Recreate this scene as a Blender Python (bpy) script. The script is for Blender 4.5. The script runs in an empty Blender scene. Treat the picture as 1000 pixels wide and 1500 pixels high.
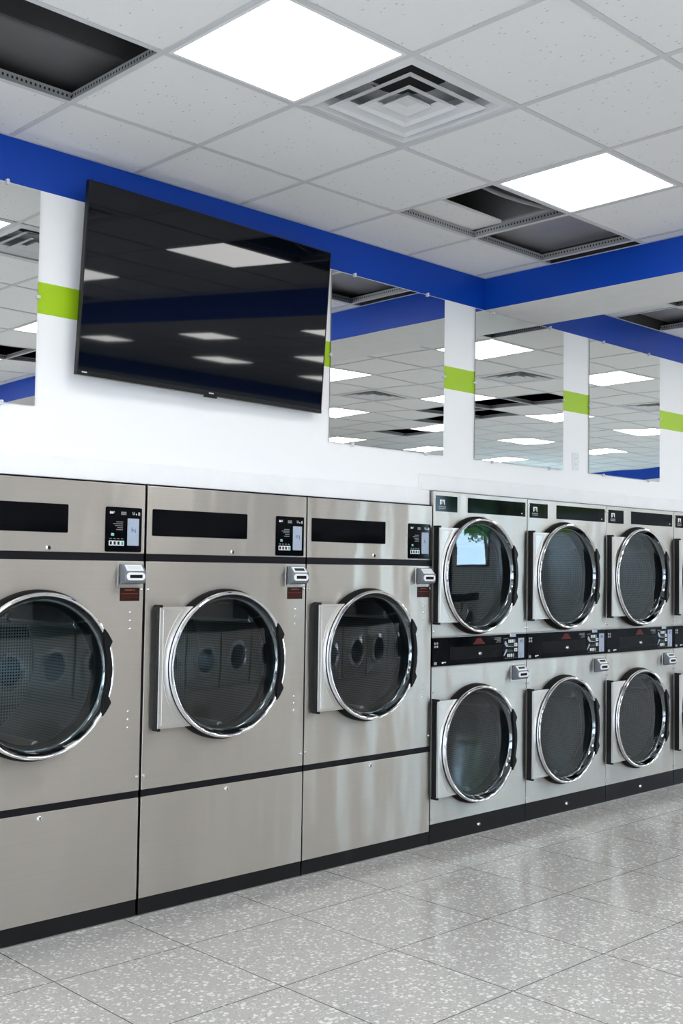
import bpy, math, random
from mathutils import Matrix, Vector
random.seed(4)
SC = bpy.context.scene
COL = SC.collection
PI = math.pi

# ------------------------------------------------------------------ dimensions (metres)
EYE = 1.5568                       # camera height
YW = 4.2688                        # plane of the wall that carries the television and the mirrors
YF = 4.2338                        # plane of the dryer fronts
ZC = 3.3258                        # suspended ceiling
ZB = 3.1320                        # lower edge of the blue band, underside of the beam
T = 0.61                           # ceiling tile
UX = 2.1877                        # a grid line of the ceiling
Y1 = YW - 0.4824                   # first full row of tiles
BX0, BX1 = 5.331, 5.905            # beam
XL, XR = -5.2, 17.2
YB = -4.6                          # wall behind the camera
YS = 5.45                          # wall of the service room behind the dryers
ZR = 4.25                          # deck above the suspended ceiling

# ------------------------------------------------------------------ materials
def new_mat(name):
    m = bpy.data.materials.new(name); m.use_nodes = True
    nt = m.node_tree; nt.nodes.clear()
    out = nt.nodes.new('ShaderNodeOutputMaterial')
    return m, nt, out
def nd(nt, kind, **kw):
    n = nt.nodes.new(kind)
    for k, v in kw.items():
        if k in n.inputs: n.inputs[k].default_value = v
        else: setattr(n, k, v)
    return n
def L(nt, a, b): nt.links.new(a, b)
def mth(nt, op, a, b=None, c=None):
    n = nt.nodes.new('ShaderNodeMath'); n.operation = op
    for i, v in enumerate((a, b, c)):
        if v is None: continue
        if isinstance(v, (int, float)): n.inputs[i].default_value = v
        else: nt.links.new(v, n.inputs[i])
    return n.outputs[0]
def mix(nt, f, a, b):
    n = nt.nodes.new('ShaderNodeMix'); n.data_type = 'RGBA'
    if isinstance(f, (int, float)): n.inputs[0].default_value = f
    else: nt.links.new(f, n.inputs[0])
    for i, v in ((6, a), (7, b)):
        if isinstance(v, tuple): n.inputs[i].default_value = v if len(v) == 4 else (*v, 1)
        else: nt.links.new(v, n.inputs[i])
    return n.outputs[2]
def pbr(name, col, rough=0.5, metal=0.0, ior=1.5, noise=0.04, scale=9.0, bump=0.0, bscale=60.0, coat=0.0, spec=0.5):
    """a plain paint, plastic or metal with a little procedural unevenness"""
    m, nt, out = new_mat(name)
    b = nd(nt, 'ShaderNodeBsdfPrincipled', Roughness=rough, Metallic=metal, IOR=ior)
    b.inputs['Coat Weight'].default_value = coat; b.inputs['Specular IOR Level'].default_value = spec
    tc = nd(nt, 'ShaderNodeTexCoord')
    nz = nd(nt, 'ShaderNodeTexNoise', Scale=scale, Detail=4.0); L(nt, tc.outputs['Object'], nz.inputs['Vector'])
    c2 = tuple(min(1, c * (1 - noise * 2)) for c in col)
    c1 = tuple(min(1, c * (1 + noise)) for c in col)
    L(nt, mix(nt, nz.outputs['Fac'], c2, c1), b.inputs['Base Color'])
    if bump:
        n2 = nd(nt, 'ShaderNodeTexNoise', Scale=bscale, Detail=3.0); L(nt, tc.outputs['Object'], n2.inputs['Vector'])
        bp = nd(nt, 'ShaderNodeBump', Strength=bump, Distance=0.002); L(nt, n2.outputs['Fac'], bp.inputs['Height'])
        L(nt, bp.outputs['Normal'], b.inputs['Normal'])
    L(nt, b.outputs[0], out.inputs['Surface'])
    return m
def emit(name, col, s):
    m, nt, out = new_mat(name)
    e = nd(nt, 'ShaderNodeEmission', Color=(*col, 1), Strength=s); L(nt, e.outputs[0], out.inputs['Surface'])
    return m

def mat_wall():
    m, nt, out = new_mat('painted_wall')
    b = nd(nt, 'ShaderNodeBsdfPrincipled', Roughness=0.42); b.inputs['Specular IOR Level'].default_value = 0.3
    g = nd(nt, 'ShaderNodeNewGeometry'); sp = nd(nt, 'ShaderNodeSeparateXYZ'); L(nt, g.outputs['Position'], sp.inputs[0])
    z = sp.outputs['Z']
    blue = mth(nt, 'GREATER_THAN', z, ZB)
    gr = mth(nt, 'MULTIPLY', mth(nt, 'GREATER_THAN', z, 2.608), mth(nt, 'LESS_THAN', z, 2.742))
    c = mix(nt, gr, (0.86, 0.87, 0.885), (0.36, 0.58, 0.012))
    c = mix(nt, blue, c, (0.0004, 0.048, 0.38))
    c = mix(nt, mth(nt, 'GREATER_THAN', z, ZC + 0.004), c, (0.05, 0.05, 0.052))
    L(nt, c, b.inputs['Base Color'])
    n2 = nd(nt, 'ShaderNodeTexNoise', Scale=90.0, Detail=3.0); L(nt, g.outputs['Position'], n2.inputs['Vector'])
    bp = nd(nt, 'ShaderNodeBump', Strength=0.06, Distance=0.002); L(nt, n2.outputs['Fac'], bp.inputs['Height'])
    L(nt, bp.outputs['Normal'], b.inputs['Normal'])
    L(nt, b.outputs[0], out.inputs['Surface'])
    return m

def mat_floor():
    m, nt, out = new_mat('terrazzo_tile')
    b = nd(nt, 'ShaderNodeBsdfPrincipled', IOR=1.58)
    tc = nd(nt, 'ShaderNodeTexCoord'); P = tc.outputs['Object']
    # irregular chips
    wn = nd(nt, 'ShaderNodeTexNoise', Scale=70.0, Detail=2.0); L(nt, P, wn.inputs['Vector'])
    sub = nd(nt, 'ShaderNodeVectorMath', operation='SUBTRACT'); L(nt, wn.outputs['Color'], sub.inputs[0]); sub.inputs[1].default_value = (.5, .5, .5)
    sc = nd(nt, 'ShaderNodeVectorMath', operation='SCALE'); L(nt, sub.outputs[0], sc.inputs[0]); sc.inputs['Scale'].default_value = 0.020
    ad = nd(nt, 'ShaderNodeVectorMath', operation='ADD'); L(nt, P, ad.inputs[0]); L(nt, sc.outputs[0], ad.inputs[1])
    def chips(scale, keep, size):
        v = nd(nt, 'ShaderNodeTexVoronoi', Scale=scale, feature='F1'); L(nt, ad.outputs[0], v.inputs['Vector'])
        s = nd(nt, 'ShaderNodeSeparateColor'); L(nt, v.outputs['Color'], s.inputs[0])
        on = mth(nt, 'GREATER_THAN', s.outputs[0], 1 - keep)
        th = mth(nt, 'MULTIPLY_ADD', s.outputs[1], size, 0.16)
        d = mth(nt, 'LESS_THAN', v.outputs['Distance'], th)
        return mth(nt, 'MULTIPLY', on, d), s.outputs[2]
    a1, r1 = chips(50.0, 0.90, 0.31)
    a2, r2 = chips(92.0, 0.62, 0.30)
    a3, r3 = chips(80.0, 0.22, 0.25)
    big = nd(nt, 'ShaderNodeTexNoise', Scale=1.6, Detail=2.0); L(nt, P, big.inputs['Vector'])
    fine = nd(nt, 'ShaderNodeTexNoise', Scale=220.0, Detail=2.0); L(nt, P, fine.inputs['Vector'])
    base = mix(nt, fine.outputs['Fac'], (0.48, 0.47, 0.445), (0.58, 0.57, 0.54))
    base = mix(nt, mth(nt, 'MULTIPLY', a3, 0.6), base, (0.22, 0.22, 0.22))
    base = mix(nt, mth(nt, 'MULTIPLY', a2, 0.8), base, (0.74, 0.73, 0.71))
    base = mix(nt, a1, base, mix(nt, r1, (0.82, 0.81, 0.79), (0.95, 0.94, 0.92)))
    base = mix(nt, mth(nt, 'MULTIPLY', big.outputs['Fac'], 0.18), base, (0.27, 0.27, 0.28))
    # joints
    sp = nd(nt, 'ShaderNodeSeparateXYZ'); L(nt, P, sp.inputs[0])
    def joint(o):
        f = mth(nt, 'FRACT', mth(nt, 'DIVIDE', o, 0.6021))
        d = mth(nt, 'MINIMUM', f, mth(nt, 'SUBTRACT', 1.0, f))
        return mth(nt, 'LESS_THAN', d, 0.0038)
    j = mth(nt, 'MAXIMUM', joint(sp.outputs['X']), joint(sp.outputs['Y']))
    base = mix(nt, mth(nt, 'MULTIPLY', j, 0.92), base, (0.025, 0.025, 0.025))
    # brownish grime line against the plinths
    near = nd(nt, 'ShaderNodeMapRange'); near.inputs['From Min'].default_value = -0.09; near.inputs['From Max'].default_value = -0.01
    L(nt, sp.outputs['Y'], near.inputs['Value'])
    dn = nd(nt, 'ShaderNodeTexNoise', Scale=6.0, Detail=6.0); L(nt, P, dn.inputs['Vector'])
    gri = mth(nt, 'MULTIPLY', near.outputs[0], mth(nt, 'GREATER_THAN', dn.outputs['Fac'], 0.53))
    L(nt, base, b.inputs['Base Color'])
    rn = nd(nt, 'ShaderNodeMapRange'); rn.inputs['From Min'].default_value = 0.35; rn.inputs['From Max'].default_value = 0.65
    rn.inputs['To Min'].default_value = 0.10; rn.inputs['To Max'].default_value = 0.20
    L(nt, big.outputs['Fac'], rn.inputs['Value']); L(nt, rn.outputs[0], b.inputs['Roughness'])
    bp = nd(nt, 'ShaderNodeBump', Strength=0.25, Distance=0.002, invert=True); L(nt, j, bp.inputs['Height']); L(nt, bp.outputs['Normal'], b.inputs['Normal'])
    L(nt, b.outputs[0], out.inputs['Surface'])
    return m

def mat_tile():
    m, nt, out = new_mat('fissured_ceiling_tile')
    b = nd(nt, 'ShaderNodeBsdfPrincipled', Roughness=0.9)
    tc = nd(nt, 'ShaderNodeTexCoord'); P = tc.outputs['Object']
    mp = nd(nt, 'ShaderNodeMapping'); mp.inputs['Scale'].default_value = (1, 0.45, 1); mp.inputs['Rotation'].default_value = (0, 0, 0.5); L(nt, P, mp.inputs['Vector'])
    v = nd(nt, 'ShaderNodeTexVoronoi', Scale=62.0); L(nt, mp.outputs[0], v.inputs['Vector'])
    s = nd(nt, 'ShaderNodeSeparateColor'); L(nt, v.outputs['Color'], s.inputs[0])
    sp = mth(nt, 'MULTIPLY', mth(nt, 'GREATER_THAN', s.outputs[0], 0.78), mth(nt, 'LESS_THAN', v.outputs['Distance'], 0.17))
    n1 = nd(nt, 'ShaderNodeTexNoise', Scale=260.0, Detail=3.0); L(nt, P, n1.inputs['Vector'])
    c = mix(nt, n1.outputs['Fac'], (0.78, 0.785, 0.79), (0.90, 0.90, 0.90))
    c = mix(nt, mth(nt, 'MULTIPLY', sp, 0.55), c, (0.28, 0.28, 0.28))
    L(nt, c, b.inputs['Base Color'])
    bp = nd(nt, 'ShaderNodeBump', Strength=0.35, Distance=0.003); L(nt, n1.outputs['Fac'], bp.inputs['Height']); L(nt, bp.outputs['Normal'], b.inputs['Normal'])
    L(nt, b.outputs[0], out.inputs['Surface'])
    return m

def mat_steel(name='brushed_steel', col=(0.61, 0.582, 0.54), rough=0.37):
    m, nt, out = new_mat(name)
    b = nd(nt, 'ShaderNodeBsdfPrincipled', Metallic=1.0)
    b.inputs['Anisotropic'].default_value = 0.93
    t = nd(nt, 'ShaderNodeCombineXYZ', Z=1.0); L(nt, t.outputs[0], b.inputs['Tangent'])
    g = nd(nt, 'ShaderNodeNewGeometry'); P = g.outputs['Position']
    mp = nd(nt, 'ShaderNodeMapping'); mp.inputs['Scale'].default_value = (2.0, 2.0, 420.0); L(nt, P, mp.inputs['Vector'])
    n1 = nd(nt, 'ShaderNodeTexNoise', Scale=1.0, Detail=3.0); L(nt, mp.outputs[0], n1.inputs['Vector'])
    mp2 = nd(nt, 'ShaderNodeMapping'); mp2.inputs['Scale'].default_value = (4.6, 4.6, 1.3); L(nt, P, mp2.inputs['Vector'])
    n2 = nd(nt, 'ShaderNodeTexNoise', Scale=1.0, Detail=1.5); L(nt, mp2.outputs[0], n2.inputs['Vector'])
    c = mix(nt, n1.outputs['Fac'], tuple(x * 0.93 for x in col), tuple(min(1, x * 1.06) for x in col))
    L(nt, c, b.inputs['Base Color'])
    r = mth(nt, 'MULTIPLY_ADD', n1.outputs['Fac'], 0.10, rough - 0.05); L(nt, r, b.inputs['Roughness'])
    bp = nd(nt, 'ShaderNodeBump', Strength=1.0, Distance=0.019); L(nt, n2.outputs['Fac'], bp.inputs['Height']); L(nt, bp.outputs['Normal'], b.inputs['Normal'])
    L(nt, b.outputs[0], out.inputs['Surface'])
    return m

def mat_glass(name, tint):
    m, nt, out = new_mat(name)
    tr = nd(nt, 'ShaderNodeBsdfTransparent', Color=(*tint, 1)); gl = nd(nt, 'ShaderNodeBsdfGlossy', Roughness=0.015, Color=(1, 1, 1, 1))
    tc = nd(nt, 'ShaderNodeTexCoord'); nz = nd(nt, 'ShaderNodeTexNoise', Scale=2.0, Detail=1.0); L(nt, tc.outputs['Object'], nz.inputs['Vector'])
    bp = nd(nt, 'ShaderNodeBump', Strength=0.12, Distance=0.02); L(nt, nz.outputs['Fac'], bp.inputs['Height']); L(nt, bp.outputs['Normal'], gl.inputs['Normal'])
    g = nd(nt, 'ShaderNodeNewGeometry'); dt = nd(nt, 'ShaderNodeVectorMath', operation='DOT_PRODUCT'); L(nt, g.outputs['Incoming'], dt.inputs[0]); L(nt, g.outputs['Normal'], dt.inputs[1])
    fr = mth(nt, 'MULTIPLY_ADD', mth(nt, 'POWER', mth(nt, 'SUBTRACT', 1.0, mth(nt, 'ABSOLUTE', dt.outputs['Value'])), 5.0), 0.945, 0.055)
    mx = nd(nt, 'ShaderNodeMixShader'); L(nt, fr, mx.inputs[0]); L(nt, tr.outputs[0], mx.inputs[1]); L(nt, gl.outputs[0], mx.inputs[2])
    L(nt, mx.outputs[0], out.inputs['Surface'])
    return m

def mat_mirror():
    m, nt, out = new_mat('mirror_silver')
    b = nd(nt, 'ShaderNodeBsdfPrincipled', Metallic=1.0, Roughness=0.0); b.inputs['Base Color'].default_value = (0.90, 0.91, 0.89, 1)
    tc = nd(nt, 'ShaderNodeTexCoord'); nz = nd(nt, 'ShaderNodeTexNoise', Scale=2.0, Detail=0.0); L(nt, tc.outputs['Object'], nz.inputs['Vector'])
    bp = nd(nt, 'ShaderNodeBump', Strength=0.15, Distance=0.010); L(nt, nz.outputs['Fac'], bp.inputs['Height']); L(nt, bp.outputs['Normal'], b.inputs['Normal'])
    L(nt, b.outputs[0], out.inputs['Surface'])
    return m

def mat_drum():
    """punched sheet: round holes in staggered rows, measured round the drum and along its axis"""
    m, nt, out = new_mat('perforated_drum')
    b = nd(nt, 'ShaderNodeBsdfPrincipled', Metallic=0.8, Roughness=0.38)
    tc = nd(nt, 'ShaderNodeTexCoord'); sp = nd(nt, 'ShaderNodeSeparateXYZ'); L(nt, tc.outputs['Object'], sp.inputs[0])
    a = mth(nt, 'MULTIPLY', mth(nt, 'ARCTAN2', sp.outputs['Z'], sp.outputs['X']), 0.345)
    y = sp.outputs['Y']; k = PI / 0.0135
    s = mth(nt, 'MULTIPLY', mth(nt, 'SINE', mth(nt, 'MULTIPLY', mth(nt, 'ADD', a, y), k)), mth(nt, 'SINE', mth(nt, 'MULTIPLY', mth(nt, 'SUBTRACT', a, y), k)))
    h = mth(nt, 'GREATER_THAN', s, 0.30)
    L(nt, mix(nt, h, (0.22, 0.235, 0.24), (0.008, 0.013, 0.014)), b.inputs['Base Color'])
    L(nt, mth(nt, 'MULTIPLY', mth(nt, 'SUBTRACT', 1.0, h), 0.8), b.inputs['Metallic'])
    L(nt, b.outputs[0], out.inputs['Surface'])
    return m
def mat_drum_back():
    m, nt, out = new_mat('perforated_drum_back')
    b = nd(nt, 'ShaderNodeBsdfPrincipled', Metallic=0.9, Roughness=0.2)
    tc = nd(nt, 'ShaderNodeTexCoord'); sp = nd(nt, 'ShaderNodeSeparateXYZ'); L(nt, tc.outputs['Object'], sp.inputs[0])
    k = PI / 0.014
    x, z = sp.outputs['X'], sp.outputs['Z']
    s = mth(nt, 'MULTIPLY', mth(nt, 'SINE', mth(nt, 'MULTIPLY', mth(nt, 'ADD', x, z), k)), mth(nt, 'SINE', mth(nt, 'MULTIPLY', mth(nt, 'SUBTRACT', x, z), k)))
    h = mth(nt, 'GREATER_THAN', s, 0.30)
    L(nt, mix(nt, h, (0.30, 0.31, 0.31), (0.008, 0.013, 0.014)), b.inputs['Base Color'])
    L(nt, b.outputs[0], out.inputs['Surface'])
    return m
def mat_tee():
    """galvanised web of the ceiling grid with its row of punched slots"""
    m, nt, out = new_mat('slotted_galvanised_tee')
    b = nd(nt, 'ShaderNodeBsdfPrincipled', Metallic=0.5, Roughness=0.45)
    g = nd(nt, 'ShaderNodeNewGeometry'); sp = nd(nt, 'ShaderNodeSeparateXYZ'); L(nt, g.outputs['Position'], sp.inputs[0])
    s = mth(nt, 'ADD', sp.outputs['X'], sp.outputs['Y'])
    f = mth(nt, 'FRACT', mth(nt, 'DIVIDE', s, 0.019))
    a = mth(nt, 'MULTIPLY', mth(nt, 'GREATER_THAN', f, 0.3), mth(nt, 'LESS_THAN', f, 0.72))
    zc = mth(nt, 'ABSOLUTE', mth(nt, 'SUBTRACT', sp.outputs['Z'], ZC + 0.024))
    h = mth(nt, 'MULTIPLY', a, mth(nt, 'LESS_THAN', zc, 0.005))
    L(nt, mix(nt, h, (0.42, 0.43, 0.44), (0.02, 0.02, 0.02)), b.inputs['Base Color'])
    L(nt, b.outputs[0], out.inputs['Surface'])
    return m

M = dict(
    wall=mat_wall(), floor=mat_floor(), tile=mat_tile(), steel=mat_steel(), tee=mat_tee(),
    steel_plate=mat_steel('hinge_plate_steel', (0.70, 0.69, 0.665), 0.36),
    mirror=mat_mirror(), drum=mat_drum(), drum_back=mat_drum_back(),
    white=pbr('white_paint', (0.84, 0.85, 0.865), 0.45), beam_white=pbr('beam_underside_paint', (0.80, 0.80, 0.80), 0.5),
    blue=pbr('blue_paint', (0.0004, 0.048, 0.38), 0.42, noise=0.02, spec=0.3),
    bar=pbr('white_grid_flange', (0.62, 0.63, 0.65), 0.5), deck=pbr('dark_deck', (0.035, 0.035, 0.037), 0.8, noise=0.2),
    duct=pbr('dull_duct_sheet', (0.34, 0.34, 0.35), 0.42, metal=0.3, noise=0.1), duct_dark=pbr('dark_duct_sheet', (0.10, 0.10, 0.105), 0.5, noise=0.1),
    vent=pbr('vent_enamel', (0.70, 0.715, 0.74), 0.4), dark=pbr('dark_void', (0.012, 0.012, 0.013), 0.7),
    light=emit('light_diffuser', (1.0, 0.99, 0.975), 8.5),
    frame_white=pbr('light_frame', (0.8, 0.81, 0.83), 0.4),
    chrome=pbr('chrome', (0.80, 0.81, 0.83), 0.07, metal=1.0, noise=0.01), black=pbr('black_plastic', (0.006, 0.006, 0.007), 0.38, spec=0.22),
    band=pbr('black_band', (0.006, 0.006, 0.009), 0.4, spec=0.2), gloss=pbr('glossy_black_panel', (0.003, 0.0035, 0.005), 0.05, spec=0.08),
    kick=pbr('black_kick', (0.006, 0.006, 0.007), 0.5, spec=0.25), side=pbr('galvanised_side', (0.40, 0.40, 0.39), 0.4, metal=0.9),
    rubber=pbr('gasket_rubber', (0.005, 0.006, 0.007), 0.6, spec=0.15), ring_dark=pbr('dark_chrome', (0.17, 0.19, 0.20), 0.06, metal=1.0, noise=0.01),
    glass=mat_glass('door_glass', (0.74, 0.84, 0.87)), pane=mat_glass('window_pane', (0.95, 0.97, 0.97)), pane_fill=mat_glass('fill_window_pane', (0.90, 0.80, 0.76)),  # panes of the added windows are tinted to neutralise the blue daylight
    screen=pbr('tv_screen', (0.0015, 0.0028, 0.0055), 0.03, noise=0.0, spec=0.42), tvblack=pbr('tv_bezel', (0.006, 0.006, 0.007), 0.3, spec=0.3),
    grey_plastic=pbr('grey_card_reader', (0.17, 0.18, 0.20), 0.5), white_plastic=pbr('white_plastic', (0.82, 0.84, 0.86), 0.4),
    lcd=pbr('dark_green_lcd', (0.02, 0.06, 0.045), 0.2), print_white=pbr('white_print', (0.72, 0.75, 0.76), 0.6), print_grey=pbr('grey_print', (0.28, 0.30, 0.31), 0.6),
    strip=pbr('pale_blue_strip', (0.36, 0.42, 0.52), 0.4, noise=0.06), ink=pbr('blue_ink', (0.03, 0.05, 0.22), 0.6),
    teal=pbr('teal_print', (0.03, 0.30, 0.28), 0.5), red=pbr('red_print', (0.12, 0.012, 0.009), 0.5, spec=0.2), redlab=pbr('dark_red_label', (0.022, 0.004, 0.003), 0.4, noise=0.3, scale=40.0, spec=0.25),
    orange=pbr('orange_print', (0.30, 0.06, 0.03), 0.5), clear=pbr('clear_plastic_clip', (0.62, 0.66, 0.68), 0.15), outlet=pbr('outlet_plastic', (0.74, 0.765, 0.785), 0.3),
    paving=pbr('pale_paving', (0.74, 0.67, 0.58), 0.8), leaf=pbr('leaf', (0.03, 0.16, 0.02), 0.6, noise=0.3), bark=pbr('bark', (0.08, 0.05, 0.03), 0.9), drawer=pbr('black_drawer', (0.005, 0.0055, 0.006), 0.3, spec=0.08),
)

# ------------------------------------------------------------------ mesh building
class G:
    """collects shapes and links them as ONE mesh object"""
    def __init__(s): s.v = []; s.f = []; s.mi = []
    def add(s, vs, fs, mi=0):
        o = len(s.v); s.v += [tuple(p) for p in vs]
        for f in fs: s.f.append([i + o for i in f]); s.mi.append(mi)
        return s
    def box(s, x0, x1, y0, y1, z0, z1, mi=0):
        vs = [(x, y, z) for z in (z0, z1) for y in (y0, y1) for x in (x0, x1)]
        return s.add(vs, [(0, 2, 3, 1), (4, 5, 7, 6), (0, 1, 5, 4), (1, 3, 7, 5), (3, 2, 6, 7), (2, 0, 4, 6)], mi)
    def prism(s, pts, y0, y1, mi=0):
        """outline in x,z extruded from y0 (front) to y1 (back); counter-clockwise seen from the front"""
        n = len(pts)
        vs = [(x, y0, z) for x, z in pts] + [(x, y1, z) for x, z in pts]
        fs = [list(range(n)), list(range(2 * n - 1, n - 1, -1))]
        for i in range(n): j = (i + 1) % n; fs.append([i, i + n, j + n, j])
        return s.add(vs, fs, mi)
    def rrect(s, x0, x1, z0, z1, r, y0, y1, mi=0, n=5):
        pts = []
        for cx, cz, a in ((x1 - r, z1 - r, 0), (x0 + r, z1 - r, 90), (x0 + r, z0 + r, 180), (x1 - r, z0 + r, 270)):
            for k in range(n + 1):
                t = math.radians(a + 90 * k / n); pts.append((cx + r * math.cos(t), cz + r * math.sin(t)))
        return s.prism(pts, y0, y1, mi)
    def lathe(s, prof, cx, cz, n=96, closed=False, mi=0):
        """(radius, y) profile turned about an axis along y"""
        m = len(prof); vs = []
        for k in range(n):
            a = 2 * PI * k / n
            for r, y in prof: vs.append((cx + r * math.cos(a), y, cz + r * math.sin(a)))
        fs = []
        for k in range(n):
            k2 = (k + 1) % n
            for i in range(m if closed else m - 1):
                j = (i + 1) % m
                fs.append([k * m + i, k * m + j, k2 * m + j, k2 * m + i])
        return s.add(vs, fs, mi)
    def disc(s, r, y, cx, cz, n=96, bulge=0.0, rings=6, mi=0):
        vs = [(cx, y - bulge, cz)]
        for q in range(1, rings + 1):
            rr = r * q / rings
            for k in range(n):
                a = 2 * PI * k / n; vs.append((cx + rr * math.cos(a), y - bulge * (1 - (q / rings) ** 2), cz + rr * math.sin(a)))
        fs = [[0, 1 + k, 1 + (k + 1) % n] for k in range(n)]
        for q in range(rings - 1):
            for k in range(n):
                k2 = (k + 1) % n
                fs.append([1 + q * n + k, 1 + (q + 1) * n + k, 1 + (q + 1) * n + k2, 1 + q * n + k2])
        return s.add(vs, fs, mi)
    def dome(s, cx, cz, r, y, h, n=14):
        prof = [(r, y)] + [(r * math.cos(t), y - h * math.sin(t)) for t in (0.35, 0.8, 1.2)] + [(0.0005, y - h)]
        return s.lathe(prof, cx, cz, n)
    def tube(s, pts, r, n=8, mi=0):
        m = len(pts); vs = []
        for i, p in enumerate(pts):
            a = Vector(pts[max(i - 1, 0)]); b = Vector(pts[min(i + 1, m - 1)]); d = (b - a).normalized()
            u = d.orthogonal().normalized(); w = d.cross(u)
            for k in range(n):
                t = 2 * PI * k / n; vs.append(Vector(p) + r * (math.cos(t) * u + math.sin(t) * w))
        # keep the rings aligned
        fs = []
        for i in range(m - 1):
            A = vs[i * n:(i + 1) * n]; best = min(range(n), key=lambda o: (vs[(i + 1) * n + o] - A[0]).length)
            for k in range(n):
                k2 = (k + 1) % n
                fs.append([i * n + k, i * n + k2, (i + 1) * n + (k2 + best) % n, (i + 1) * n + (k + best) % n])
        fs += [list(range(n))[::-1], list(range((m - 1) * n, m * n))]
        return s.add(vs, fs, mi)
    def holed(s, x0, x1, z0, z1, cx, cz, r, y0, y1, n=96):
        """rectangular sheet with a round hole"""
        A = []; B = []
        for k in range(n):
            a = 2 * PI * (k + 0.5) / n; c, d = math.cos(a), math.sin(a)
            tx = ((x1 - cx) / c) if c > 0 else ((x0 - cx) / c); tz = ((z1 - cz) / d) if d > 0 else ((z0 - cz) / d)
            t = min(tx, tz); A.append((cx + r * c, cz + r * d)); B.append([cx + t * c, cz + t * d])
        for X in (x0, x1):
            for Z in (z0, z1):
                i = min(range(n), key=lambda k: (B[k][0] - X) ** 2 + (B[k][1] - Z) ** 2); B[i] = [X, Z]
        vs = []
        for y in (y0, y1): vs += [(x, y, z) for x, z in A] + [(x, y, z) for x, z in B]
        fs = []
        for k in range(n):
            j = (k + 1) % n
            fs.append([k, n + k, n + j, j]); fs.append([2 * n + j, 3 * n + j, 3 * n + k, 2 * n + k])
            fs.append([n + k, 3 * n + k, 3 * n + j, n + j]); fs.append([j, 2 * n + j, 2 * n + k, k])
        return s.add(vs, fs)
    def build(s, name, mat, parent=None, smooth=False, bevel=0.0, loc=None, fix=True):
        me = bpy.data.meshes.new(name); me.from_pydata(s.v, [], s.f)
        for m in (mat if isinstance(mat, (list, tuple)) else [mat]): me.materials.append(m)
        for p, i in zip(me.polygons, s.mi): p.material_index = i
        if fix:
            import bmesh
            bm = bmesh.new(); bm.from_mesh(me); bmesh.ops.recalc_face_normals(bm, faces=bm.faces); bm.to_mesh(me); bm.free()
        if smooth:
            for p in me.polygons: p.use_smooth = True
            try: me.set_sharp_from_angle(angle=math.radians(38))
            except Exception: pass
        o = bpy.data.objects.new(name, me); COL.objects.link(o)
        if loc is not None:
            me.transform(Matrix.Translation(-Vector(loc))); o.location = loc
        if parent: o.parent = parent
        if bevel:
            b = o.modifiers.new('bevel', 'BEVEL'); b.width = bevel; b.segments = 2; b.limit_method = 'ANGLE'; b.angle_limit = math.radians(50)
        return o
def thing(name, label, cat, loc=(0, 0, 0), group=None):
    o = bpy.data.objects.new(name, None); COL.objects.link(o); o.location = loc; o.empty_display_size = 0.1
    return tag(o, label, cat, group)
def tag(o, label, cat, group=None):
    o['label'] = label; o['category'] = cat
    if group: o['group'] = group
    return o
def struct(o): o['kind'] = 'structure'; return o
def dup(root, loc, label, skip=()):
    r = root.copy(); COL.objects.link(r); r.location = loc; r['label'] = label
    def rec(a, b):
        for ch in list(a.children):
            if ch.name.split('.')[0] in skip: continue
            c = ch.copy(); COL.objects.link(c); c.parent = b; rec(ch, c)
    rec(root, r)
    return r
def word(s, x, z, size, y, mat, parent, name='lettering'):
    c = bpy.data.curves.new(name, 'FONT'); c.body = s; c.size = size; c.extrude = 0.0004; c.align_x = 'CENTER'; c.align_y = 'CENTER'
    c.materials.append(mat)
    tmp = bpy.data.objects.new('tmp', c); COL.objects.link(tmp); bpy.context.view_layer.update()
    me = bpy.data.meshes.new_from_object(tmp.evaluated_get(bpy.context.evaluated_depsgraph_get())); bpy.data.objects.remove(tmp); bpy.data.curves.remove(c)
    me.transform(Matrix.Rotation(PI / 2, 4, 'X'))
    o = bpy.data.objects.new(name, me); COL.objects.link(o); o.location = (x, y, z); o.parent = parent
    return o

# ------------------------------------------------------------------ the room
g = G(); g.box(XL, XR, YB, YS, -0.12, 0.0)
struct(g.build('floor', M['floor'], loc=(2.2161, 4.3862, 0.0)))
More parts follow.
